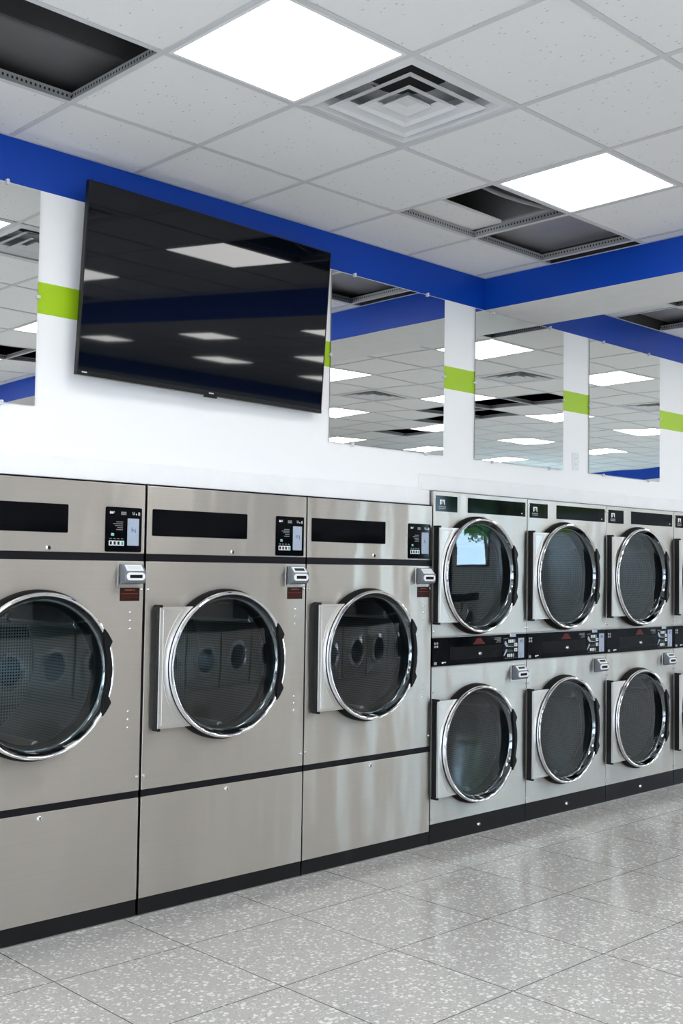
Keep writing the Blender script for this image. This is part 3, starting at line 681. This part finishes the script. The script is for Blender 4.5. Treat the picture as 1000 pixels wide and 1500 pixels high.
BW = 0.968
def big_dryer(label, variant, loc):
    t = thing('tumble_dryer', label, 'tumble dryer', loc, 'large single tumble dryers')
    D = 0.86
    c = G(); c.box(0.001, 0.004, 0.004, D, 0.0, 1.908); c.box(BW - 0.004, BW - 0.001, 0.004, D, 0.0, 1.908); c.box(0.004, BW - 0.004, 0.004, D, 1.904, 1.908); c.box(0.004, BW - 0.004, D - 0.004, D, 0.0, 1.904); c.box(0.004, BW - 0.004, 0.004, D - 0.004, 0.0, 0.004)
    c.build('cabinet', M['side'], t)
    c = G(); c.box(0.0, BW, -0.001, 0.03, 1.603, 1.910); top = c.build('control_fascia', M['steel'], t, bevel=0.0025)
    c = G(); c.box(0.001, BW - 0.001, 0.002, 0.03, 1.569, 1.603); c.build('trim_band', M['band'], t)
    cx, cz, R = 0.4465, 1.0925, 0.342
    c = G(); c.holed(0.0, BW, 0.5535, 1.569, cx, cz, R - 0.03, -0.001, 0.012); c.build('front_panel', M['steel'], t, bevel=0.002)
    c = G(); c.box(0.001, BW - 0.001, 0.002, 0.03, 0.5225, 0.5535); c.build('trim_band', M['band'], t)
    c = G(); c.box(0.0, BW, -0.001, 0.03, 0.077, 0.5225); low = c.build('lower_panel', M['steel'], t, bevel=0.0025)
    c = G(); c.box(0.001, BW - 0.001, 0.003, 0.03, 0.004, 0.077); kk = c.build('kick_plate', M['kick'], t)
    c = G(); c.box(0.0, BW, 0.0, 0.03, 0.0, 0.005); c.build('kick_strip', M['side'], kk)
    # locks
    for z, x, par in ((1.620, 0.490, top), (0.499, 0.483, low)):
        c = G(); c.lathe([(0.0005, -0.008), (0.008, -0.008), (0.0115, -0.005), (0.012, -0.001)], x, z, 20); lk = c.build('lock', M['chrome'], t, smooth=True)
        c = G(); c.box(x - 0.0012, x + 0.0012, -0.0090, -0.0078, z - 0.006, z + 0.006); c.build('key_slot', M['black'], lk)
    # dark window and keypad
    c = G(); c.rrect(0.028, 0.580, 1.685, 1.806, 0.006, -0.0025, -0.0008); c.build('display_panel', M['gloss'], t)
    c = G(); c.rrect(0.763, 0.951, 1.609, 1.806, 0.008, -0.0030, -0.0008); kp = c.build('keypad', M['gloss'], t)
    c = G(); y0, y1 = -0.0036, -0.0030
    plate_bars(c, 0.852, 1.742, (0.034, 0.050, 0.040, 0.028, 0.034), 0.0085, 0.0028, y0, y1, right=True); c.build('instruction_text', M['print_grey'], kp)
    c = G(); c.box(0.784, 0.790, y0, y1, 1.776, 1.7865); c.build('symbol', M['print_white'], kp)
    c = G(); c.box(0.7915, 0.7985, y0, y1, 1.776, 1.7855); c.build('symbol', M['print_white'], kp); word('F', 0.8045, 1.781, 0.015, y0, M['print_white'], kp)
    c = G(); c.box(0.842, 0.868, y0, y1, 1.782, 1.786); c.box(0.842, 0.845, y0, y1, 1.772, 1.782); c.box(0.865, 0.868, y0, y1, 1.772, 1.782); c.box(0.847, 0.863, y0, y1, 1.773, 1.779); c.build('symbol', M['print_grey'], kp)
    word('U', 0.907, 1.7805, 0.018, y0, M['print_white'], kp); word('8', 0.9355, 1.779, 0.021, y0, M['print_white'], kp)
    c = G(); c.box(0.919, 0.9235, y0, y1, 1.774, 1.780); c.build('symbol', M['print_white'], kp)
    c = G(); c.box(0.792, 0.808, y0, y1, 1.6785, 1.6905); c.build('teal_mark', M['teal'], kp)
    c = G(); plate_bars(c, 0.794, 1.6895, (0.010, 0.012), 0.006, 0.0026, y0 - 0.0005, y0); c.build('teal_mark', M['print_white'], kp)
    c = G()
    for i in range(4): c.box(0.785 + i * 0.0195, 0.796 + i * 0.0195, y0, y1, 1.6655, 1.6680)
    c.build('button_caption', M['print_grey'], kp)
    for i in range(4):
        x = 0.7815 + i * 0.0197
        c = G(); c.rrect(x, x + 0.0185, 1.636, 1.6580, 0.002, -0.0048, -0.0030); bt = c.build('button', M['print_white'], kp)
        c = G(); c.rrect(x + 0.004, x + 0.0145, 1.640, 1.6545, 0.002, -0.0054, -0.0048); c.build('button_icon', M['black'] if i < 3 else M['teal'], bt)
    c = G(); c.rrect(0.876, 0.936, 1.6375, 1.758, 0.003, -0.0040, -0.0030); st = c.build('label_strip', M['strip'], kp)
    c = G()
    if variant == 0:
        stroke(c, [(0.8985, 1.720), (0.8985, 1.696)], y=-0.0042); stroke(c, [(0.8985, 1.703), (0.904, 1.711), (0.909, 1.708), (0.9095, 1.697)], y=-0.0042); stroke(c, [(0.918, 1.711), (0.9185, 1.695)], y=-0.0042)
    elif variant == 1:
        stroke(c, [(0.899, 1.712), (0.8955, 1.705), (0.898, 1.699)], y=-0.0042); stroke(c, [(0.904, 1.714), (0.9035, 1.700), (0.909, 1.704), (0.909, 1.714)], y=-0.0042); stroke(c, [(0.919, 1.712), (0.920, 1.692)], y=-0.0042)
    else:
        stroke(c, [(0.899, 1.716), (0.898, 1.699)], y=-0.0042); stroke(c, [(0.898, 1.705), (0.905, 1.711), (0.911, 1.706), (0.9125, 1.698)], y=-0.0042)
    c.build('handwriting', M['ink'], st)
    # warning label
    c = G(); c.box(0.846, 0.948, -0.0018, -0.0008, 1.393, 1.4515); wl = c.build('warning_label', M['redlab'], t)
    c = G(); c.box(0.871, 0.912, -0.0023, -0.0018, 1.439, 1.4435); c.prism([(0.915, 1.4385), (0.925, 1.4385), (0.920, 1.446)], -0.0023, -0.0018); plate_bars(c, 0.852, 1.4255, (0.088,), 0.008, 0.0016, -0.0023, -0.0018)
    c.build('heading', M['orange'], wl)
    c = G(); plate_bars(c, 0.854, 1.419, (0.072, 0.066, 0.074, 0.040), 0.006, 0.0014, -0.0022, -0.0018); c.box(0.929, 0.934, -0.0022, -0.0018, 1.416, 1.420); c.box(0.929, 0.935, -0.0022, -0.0018, 1.405, 1.4105); c.build('small_print', M['red'], wl)
    card_reader(t, 0.897, 1.4665, variant != 1)
    for z in (1.342, 1.306, 1.2695, 0.907, 0.8715, 0.836):
        c = G(); c.dome(0.902, z, 0.0062, -0.001, 0.004); c.build('rivet', M['chrome'], t, smooth=True)
    for z in (1.443, 0.616):
        for x in (0.012, BW - 0.012):
            c = G(); c.lathe([(0.0005, -0.007), (0.004, -0.006), (0.0045, -0.003), (0.007, -0.0028), (0.0075, -0.001)], x, z, 12); c.build('screw', M['chrome'], t, smooth=True)
    door_assembly(t, cx, cz, R, 0.0535, 0.2725, 0.62)
    return t
bd = [big_dryer('large steel tumble dryer at left edge, its door cut off by frame', 0, (1.9075, YF, 0)),
      big_dryer('large steel tumble dryer second from left, between two other large dryers', 1, (2.8880, YF, 0)),
      big_dryer('large steel tumble dryer touching the double-stacked dryers on its right', 2, (3.8650, YF, 0))]
bd[2].scale.x = 0.992

SW = 0.889; SH = 1.998
def stack_dryer():
    t = thing('stacked_dryer', '', 'stacked dryer', (0, 0, 0), 'double-stacked tumble dryers')
    D = 0.84
    c = G(); c.box(0.001, 0.004, 0.004, D, 0.0, SH - 0.002); c.box(SW - 0.004, SW - 0.001, 0.004, D, 0.0, SH - 0.002); c.box(0.004, SW - 0.004, 0.004, D, SH - 0.006, SH - 0.002); c.box(0.004, SW - 0.004, D - 0.004, D, 0.0, SH - 0.006); c.box(0.004, SW - 0.004, 0.004, D - 0.004, 0.0, 0.004); c.box(0.004, SW - 0.004, 0.03, D - 0.004, 1.07, 1.08)
    c.build('cabinet', M['side'], t)
    cx, R = 0.385, 0.337; zu, zl = 1.5195, 0.536
    c = G(); c.holed(0, SW, 1.166, SH, cx, zu, R - 0.03, -0.001, 0.012); c.build('upper_panel', M['steel'], t, bevel=0.002)
    c = G(); c.holed(0, SW, 0.1125, 0.994, cx, zl, R - 0.03, -0.001, 0.012); c.build('lower_panel', M['steel'], t, bevel=0.002)
    c = G(); c.box(0.001, SW - 0.001, 0.0015, 0.03, 0.004, 0.1125); kk = c.build('kick_plate', M['kick'], t)
    c = G(); c.box(0.001, SW - 0.001, 0.0, 0.03, 0.0, 0.004); c.build('kick_strip', M['side'], kk)
    for x, z, y in ((0.431, 0.056, 0.0015), (0.420, 1.058, -0.0065)):
        c = G(); c.lathe([(0.0005, y - 0.012), (0.008, y - 0.012), (0.012, y - 0.006), (0.0125, y)], x, z, 20); lk = c.build('lock', M['chrome'], t, smooth=True)
        c = G(); c.box(x - 0.0012, x + 0.0012, y - 0.0130, y - 0.0118, z - 0.006, z + 0.006); c.build('key_slot', M['black'], lk)
    # badge and display on the top edge
    c = G(); c.rrect(0.020, 0.211, 1.884, 1.975, 0.002, -0.0025, -0.0008); bg = c.build('badge', M['gloss'], t)
    c = G(); y0, y1 = -0.0032, -0.0025; x = 0.055; z = 1.923
    arch = [(x, z), (x, z + 0.030), (x + 0.042, z + 0.030), (x + 0.042, z + 0.012), (x + 0.044, z + 0.001), (x + 0.036, z + 0.001), (x + 0.033, z + 0.014), (x + 0.030, z + 0.022), (x + 0.022, z + 0.025), (x + 0.014, z + 0.022), (x + 0.010, z + 0.012), (x + 0.008, z)]
    c.prism(arch[::-1], y0, y1); c.tube([(x + 0.010, -0.0029, z + 0.004), (x + 0.017, -0.0029, z + 0.009), (x + 0.019, -0.0029, z + 0.019)], 0.0020, 5); c.build('emblem', M['print_white'], bg)
    c = G()
    for k in range(7): c.box(0.045 + k * 0.0088, 0.0515 + k * 0.0088, y0, y1, 1.9075, 1.9155)
    c.box(0.047, 0.105, y0, y1, 1.899, 1.9035); c.build('emblem_text', M['print_grey'], bg)
    c = G(); c.rrect(0.308, 0.868, 1.887, 1.975, 0.002, -0.0025, -0.0008); dp = c.build('display_panel', M['gloss'], t)
    c = G(); c.dome(0.832, 1.905, 0.005, -0.0025, 0.003); c.build('lamp', M['chrome'], dp, smooth=True)
    # middle control panel
    c = G(); c.box(0.0, SW, -0.004, 0.03, 0.998, 1.160); mp = c.build('control_panel', M['gloss'], t, bevel=0.002)
    c = G(); c.box(0.0, SW, -0.0055, 0.02, 1.160, 1.1655); c.box(0.0, SW, -0.0055, 0.02, 0.9945, 0.998); c.build('edge_strip', M['side'], mp)
    c = G(); c.box(0.152, 0.640, -0.0058, -0.004, 1.030, 1.102); dw = c.build('lint_drawer', M['drawer'], mp, bevel=0.001)
    c = G(); y0, y1 = -0.0046, -0.004
    for i, (a_, b_) in enumerate(((0.016, 1.122), (0.036, 1.122), (0.016, 1.104), (0.036, 1.104))):
        c = G(); c.rrect(a_, a_ + 0.014, b_, b_ + 0.013, 0.003, y0, y1); c.build('symbol', M['print_grey'], mp)
    c = G(); c.rrect(0.016, 0.040, 1.008, 1.023, 0.003, y0, y1); c.build('symbol', M['print_grey'], mp)
    c = G(); c.box(0.083, 0.098, y0, y1, 1.012, 1.021); c.box(0.098, 0.119, y0, y1, 1.0155, 1.021); c.build('symbol', M['print_white'], mp)
    c = G(); c.prism([(0.360, 1.112), (0.475, 1.112), (0.452, 1.130), (0.440, 1.147), (0.398, 1.147), (0.386, 1.130)], y0, y1); c.build('red_mark', M['red'], mp)
    c = G(); plate_bars(c, 0.630, 1.145, (0.060, 0.066, 0.040, 0.050), 0.0085, 0.003, y0, y1, right=True); c.build('instruction_text', M['print_grey'], mp)
    # keypad field
    y0, y1 = -0.0048, -0.004
    c = G(); c.box(0.652, 0.798, y0 + 0.0003, y1, 1.011, 1.140); kf = c.build('keypad', M['drawer'], mp)
    c = G(); c.box(0.655, 0.700, y0 - 0.0002, y0 + 0.0003, 1.134, 1.1365)
    for q in range(6): c.box(0.672 + q * 0.020, 0.682 + q * 0.020, y0 - 0.0002, y0 + 0.0003, 1.0145, 1.0165)
    c.build('caption', M['print_grey'], kf)
    for q in range(4):
        c = G(); c.rrect(0.702 + q * 0.0185, 0.714 + q * 0.0185, 1.1085, 1.1285, 0.002, y0 - 0.001, y0 + 0.0003); c.build('button', M['print_white'] if q < 3 else M['print_grey'], kf)
        c = G(); c.rrect(0.692 + q * 0.0185, 0.704 + q * 0.0185, 1.0225, 1.0415, 0.002, y0 - 0.001, y0 + 0.0003); c.build('button', M['print_white'] if q < 3 else M['print_grey'], kf)
    for z in (1.0855, 1.0545):
        c = G(); c.rrect(0.761, 0.790, z, z + 0.020, 0.002, y0 - 0.001, y0 + 0.0003); bt = c.build('button', M['print_white'], kf)
        c = G(); c.box(0.770, 0.781, y0 - 0.0016, y0 - 0.001, z + 0.006, z + 0.014); c.build('button_icon', M['ink'], bt)
    c = G(); c.prism([(0.668, 1.1195), (0.664, 1.1035), (0.682, 1.0855), (0.757, 1.0815), (0.757, 1.0835), (0.700, 1.0895), (0.678, 1.1195)][::-1], y0 - 0.0003, y0 + 0.0003); c.prism([(0.655, 1.031), (0.662, 1.031), (0.692, 1.062), (0.690, 1.0715), (0.678, 1.068)], y0 - 0.0003, y0 + 0.0003); c.build('arrow_mark', M['strip'], kf)
    c = G(); c.box(0.700, 0.752, y0 - 0.0002, y0 + 0.0003, 1.088, 1.100); c.box(0.695, 0.748, y0 - 0.0002, y0 + 0.0003, 1.050, 1.064); c.build('small_display', M['lcd'], kf)
    c = G(); c.box(0.801, 0.860, y0 - 0.0004, y1, 1.013, 1.135); st = c.build('label_strip', M['strip'], mp)
    c = G()
    for pts in ([(0.818, 1.125), (0.836, 1.108)], [(0.836, 1.125), (0.818, 1.108)], [(0.845, 1.125), (0.845, 1.106), (0.853, 1.106)], [(0.845, 1.116), (0.852, 1.117)], [(0.833, 1.042), (0.822, 1.022), (0.829, 1.019)]): stroke(c, pts, 0.0018, y0 - 0.0006)
    c.build('handwriting', M['ink'], st)
    c = G(); c.box(0.714, 0.772, -0.0085, -0.0055, 1.144, 1.166); tp = c.build('sticker', M['strip'], mp)
    c = G(); c.prism([(0.714, 1.152), (0.726, 1.152), (0.718, 1.166), (0.714, 1.166)], -0.009, -0.0085); c.build('sticker_corner', M['print_white'], tp)
    card_reader(t, 0.800, 0.880, False)
    for z in (1.958, 1.195, 0.853, 0.146):
        for x in (0.010, SW - 0.010):
            c = G(); c.lathe([(0.0005, -0.007), (0.004, -0.006), (0.0045, -0.003), (0.007, -0.0028), (0.0075, -0.001)], x, z, 12); c.build('screw', M['chrome'], t, smooth=True)
    door_assembly(t, cx, zu, R, 0.0085, 0.2715, 0.6); door_assembly(t, cx, zl, R, 0.0085, 0.2715, 0.6)
    return t
st0 = stack_dryer()
slab_ = ['double-stacked steel dryer touching the large dryers, bright sky reflected in its top door',
         'double-stacked steel dryer second from the large dryers',
         'double-stacked steel dryer third from the large dryers',
         'double-stacked steel dryer cut off by the right edge of the photo']
for i, x in enumerate((4.834, 5.7285, 6.6225, 7.519)):
    o = st0 if i == 0 else dup(st0, (0, 0, 0), '')
    o.location = (x, YF, 0); o['label'] = slab_[i]

# ------------------------------------------------------------------ washers and added dark machines across the room, reflected in the dryer doors
def washer():
    t = thing('washing_machine', 'steel front-loading washer across the room, only seen reflected in dryer doors', 'washing machine', (0, 0, 0), 'washers opposite the dryers')
    g = G(); g.box(0, 0.80, -0.85, 0, 0.0, 1.10); g.build('body', M['steel'], t, bevel=0.004)
    g = G(); g.box(0.0, 0.80, 0.0005, 0.006, 0.92, 1.10); g.build('control_panel', M['gloss'], t)
    g = G(); g.lathe([(0.27, 0.0), (0.27, 0.05), (0.20, 0.06), (0.19, 0.02)], 0.4, 0.5, 48); g.build('door_ring', M['chrome'], t, smooth=True)
    g = G(); g.disc(0.195, 0.02, 0.4, 0.5, 48, bulge=-0.03); g.build('door_glass', M['gloss'], t, smooth=True)
    return t
w0 = washer()
for i in range(11):
    o = w0 if i == 0 else dup(w0, (0, 0, 0), w0['label'])
    o.location = (4.2 + i * 0.83, -2.3, 0)

def prop():  # unseen dark boxes added so the brushed steel reflects dark streaks
    t = thing('prop_machine', 'tall dark vending machine across the room, added for dark streaks in steel fronts', 'vending machine', (0, 0, 0), 'added machines by the far wall')
    g = G(); g.box(-0.52, 0.52, -0.8, 0, 0.06, 2.05); g.build('body', M['black'], t, bevel=0.01)
    g = G(); g.box(-0.47, 0.20, 0.0005, 0.012, 0.55, 1.92); g.build('prop_front', M['gloss'], t, bevel=0.003)
    g = G(); g.box(0.27, 0.45, 0.0005, 0.016, 0.9, 1.6); g.build('prop_panel', M['drawer'], t, bevel=0.003)
    g = G(); g.box(-0.40, 0.15, 0.0005, 0.014, 0.2, 0.42); g.build('prop_flap', M['drawer'], t, bevel=0.003)
    g = G(); g.box(-0.48, 0.48, -0.75, -0.04, 0.0, 0.06); g.build('base', M['rubber'], t)
    return t
v0 = prop()
for i, x in enumerate((7.6, 10.95, 13.1)):
    o = v0 if i == 0 else dup(v0, (0, 0, 0), v0['label'])
    o.location = (x, YB + 0.85, 0)

# tree outside the window
tr = thing('tree', 'leafy tree outside the window behind the camera, only seen in reflection', 'tree', (19.8, YB - 2.9, 0))
g = G(); g.tube([(1.9, -0.9, 0), (1.8, -0.8, 1.5), (0.4, -0.1, 3.2)], 0.09, 10); g.build('trunk', M['bark'], tr, smooth=True)
g = G()
for i in range(1600):
    a = random.random() * 2 * PI; r = 0.9 * math.sqrt(random.random()); h = 3.25 + random.gauss(0, 0.22)
    p = Vector((r * math.cos(a), r * math.sin(a) * 0.8, h)); u = Vector((random.gauss(0, 1), random.gauss(0, 1), random.gauss(0, 1))).normalized() * 0.10; v_ = u.orthogonal().normalized() * 0.05
    g.add([p - u, p + v_, p + u, p - v_], [(0, 1, 2, 3)])
g.build('foliage', M['leaf'], tr, fix=False)

# ------------------------------------------------------------------ sky outside, camera, colour
wd = bpy.data.worlds.new('sky'); SC.world = wd; wd.use_nodes = True
nt = wd.node_tree; nt.nodes.clear()
bo = nd(nt, 'ShaderNodeBackground', Color=(0.52, 0.76, 1.0, 1), Strength=14.0); wo = nd(nt, 'ShaderNodeOutputWorld'); L(nt, bo.outputs[0], wo.inputs['Surface'])

yaw, pitch, roll, f = 0.7700, 0.0489, 0.0146, 1645.1
cy_, sy_, cp, sp_ = math.cos(yaw), math.sin(yaw), math.cos(pitch), math.sin(pitch)
fw = Vector((sy_ * cp, cy_ * cp, sp_)); rt = Vector((cy_, -sy_, 0)); up = rt.cross(fw)
r2 = math.cos(roll) * rt + math.sin(roll) * up; u2 = -math.sin(roll) * rt + math.cos(roll) * up
cam = bpy.data.cameras.new('camera'); co = bpy.data.objects.new('camera', cam); COL.objects.link(co)
m3 = Matrix((r2, u2, -fw)).transposed(); co.matrix_world = Matrix.Translation((0, 0, EYE)) @ m3.to_4x4()
cam.sensor_width = 36; cam.lens = f * 36 / 1500; cam.clip_start = 0.02
SC.camera = co
vs_ = SC.view_settings; vs_.view_transform = 'Standard'; vs_.look = 'None'; vs_.exposure = 0.52; vs_.gamma = 1.0; vs_.use_curve_mapping = False
SC.cycles.max_bounces = 10; SC.cycles.diffuse_bounces = 5; SC.cycles.glossy_bounces = 6; SC.cycles.transparent_max_bounces = 12
SC.cycles.use_denoising = True; SC.cycles.sample_clamp_indirect = 6.0; SC.cycles.caustics_reflective = False; SC.cycles.caustics_refractive = False
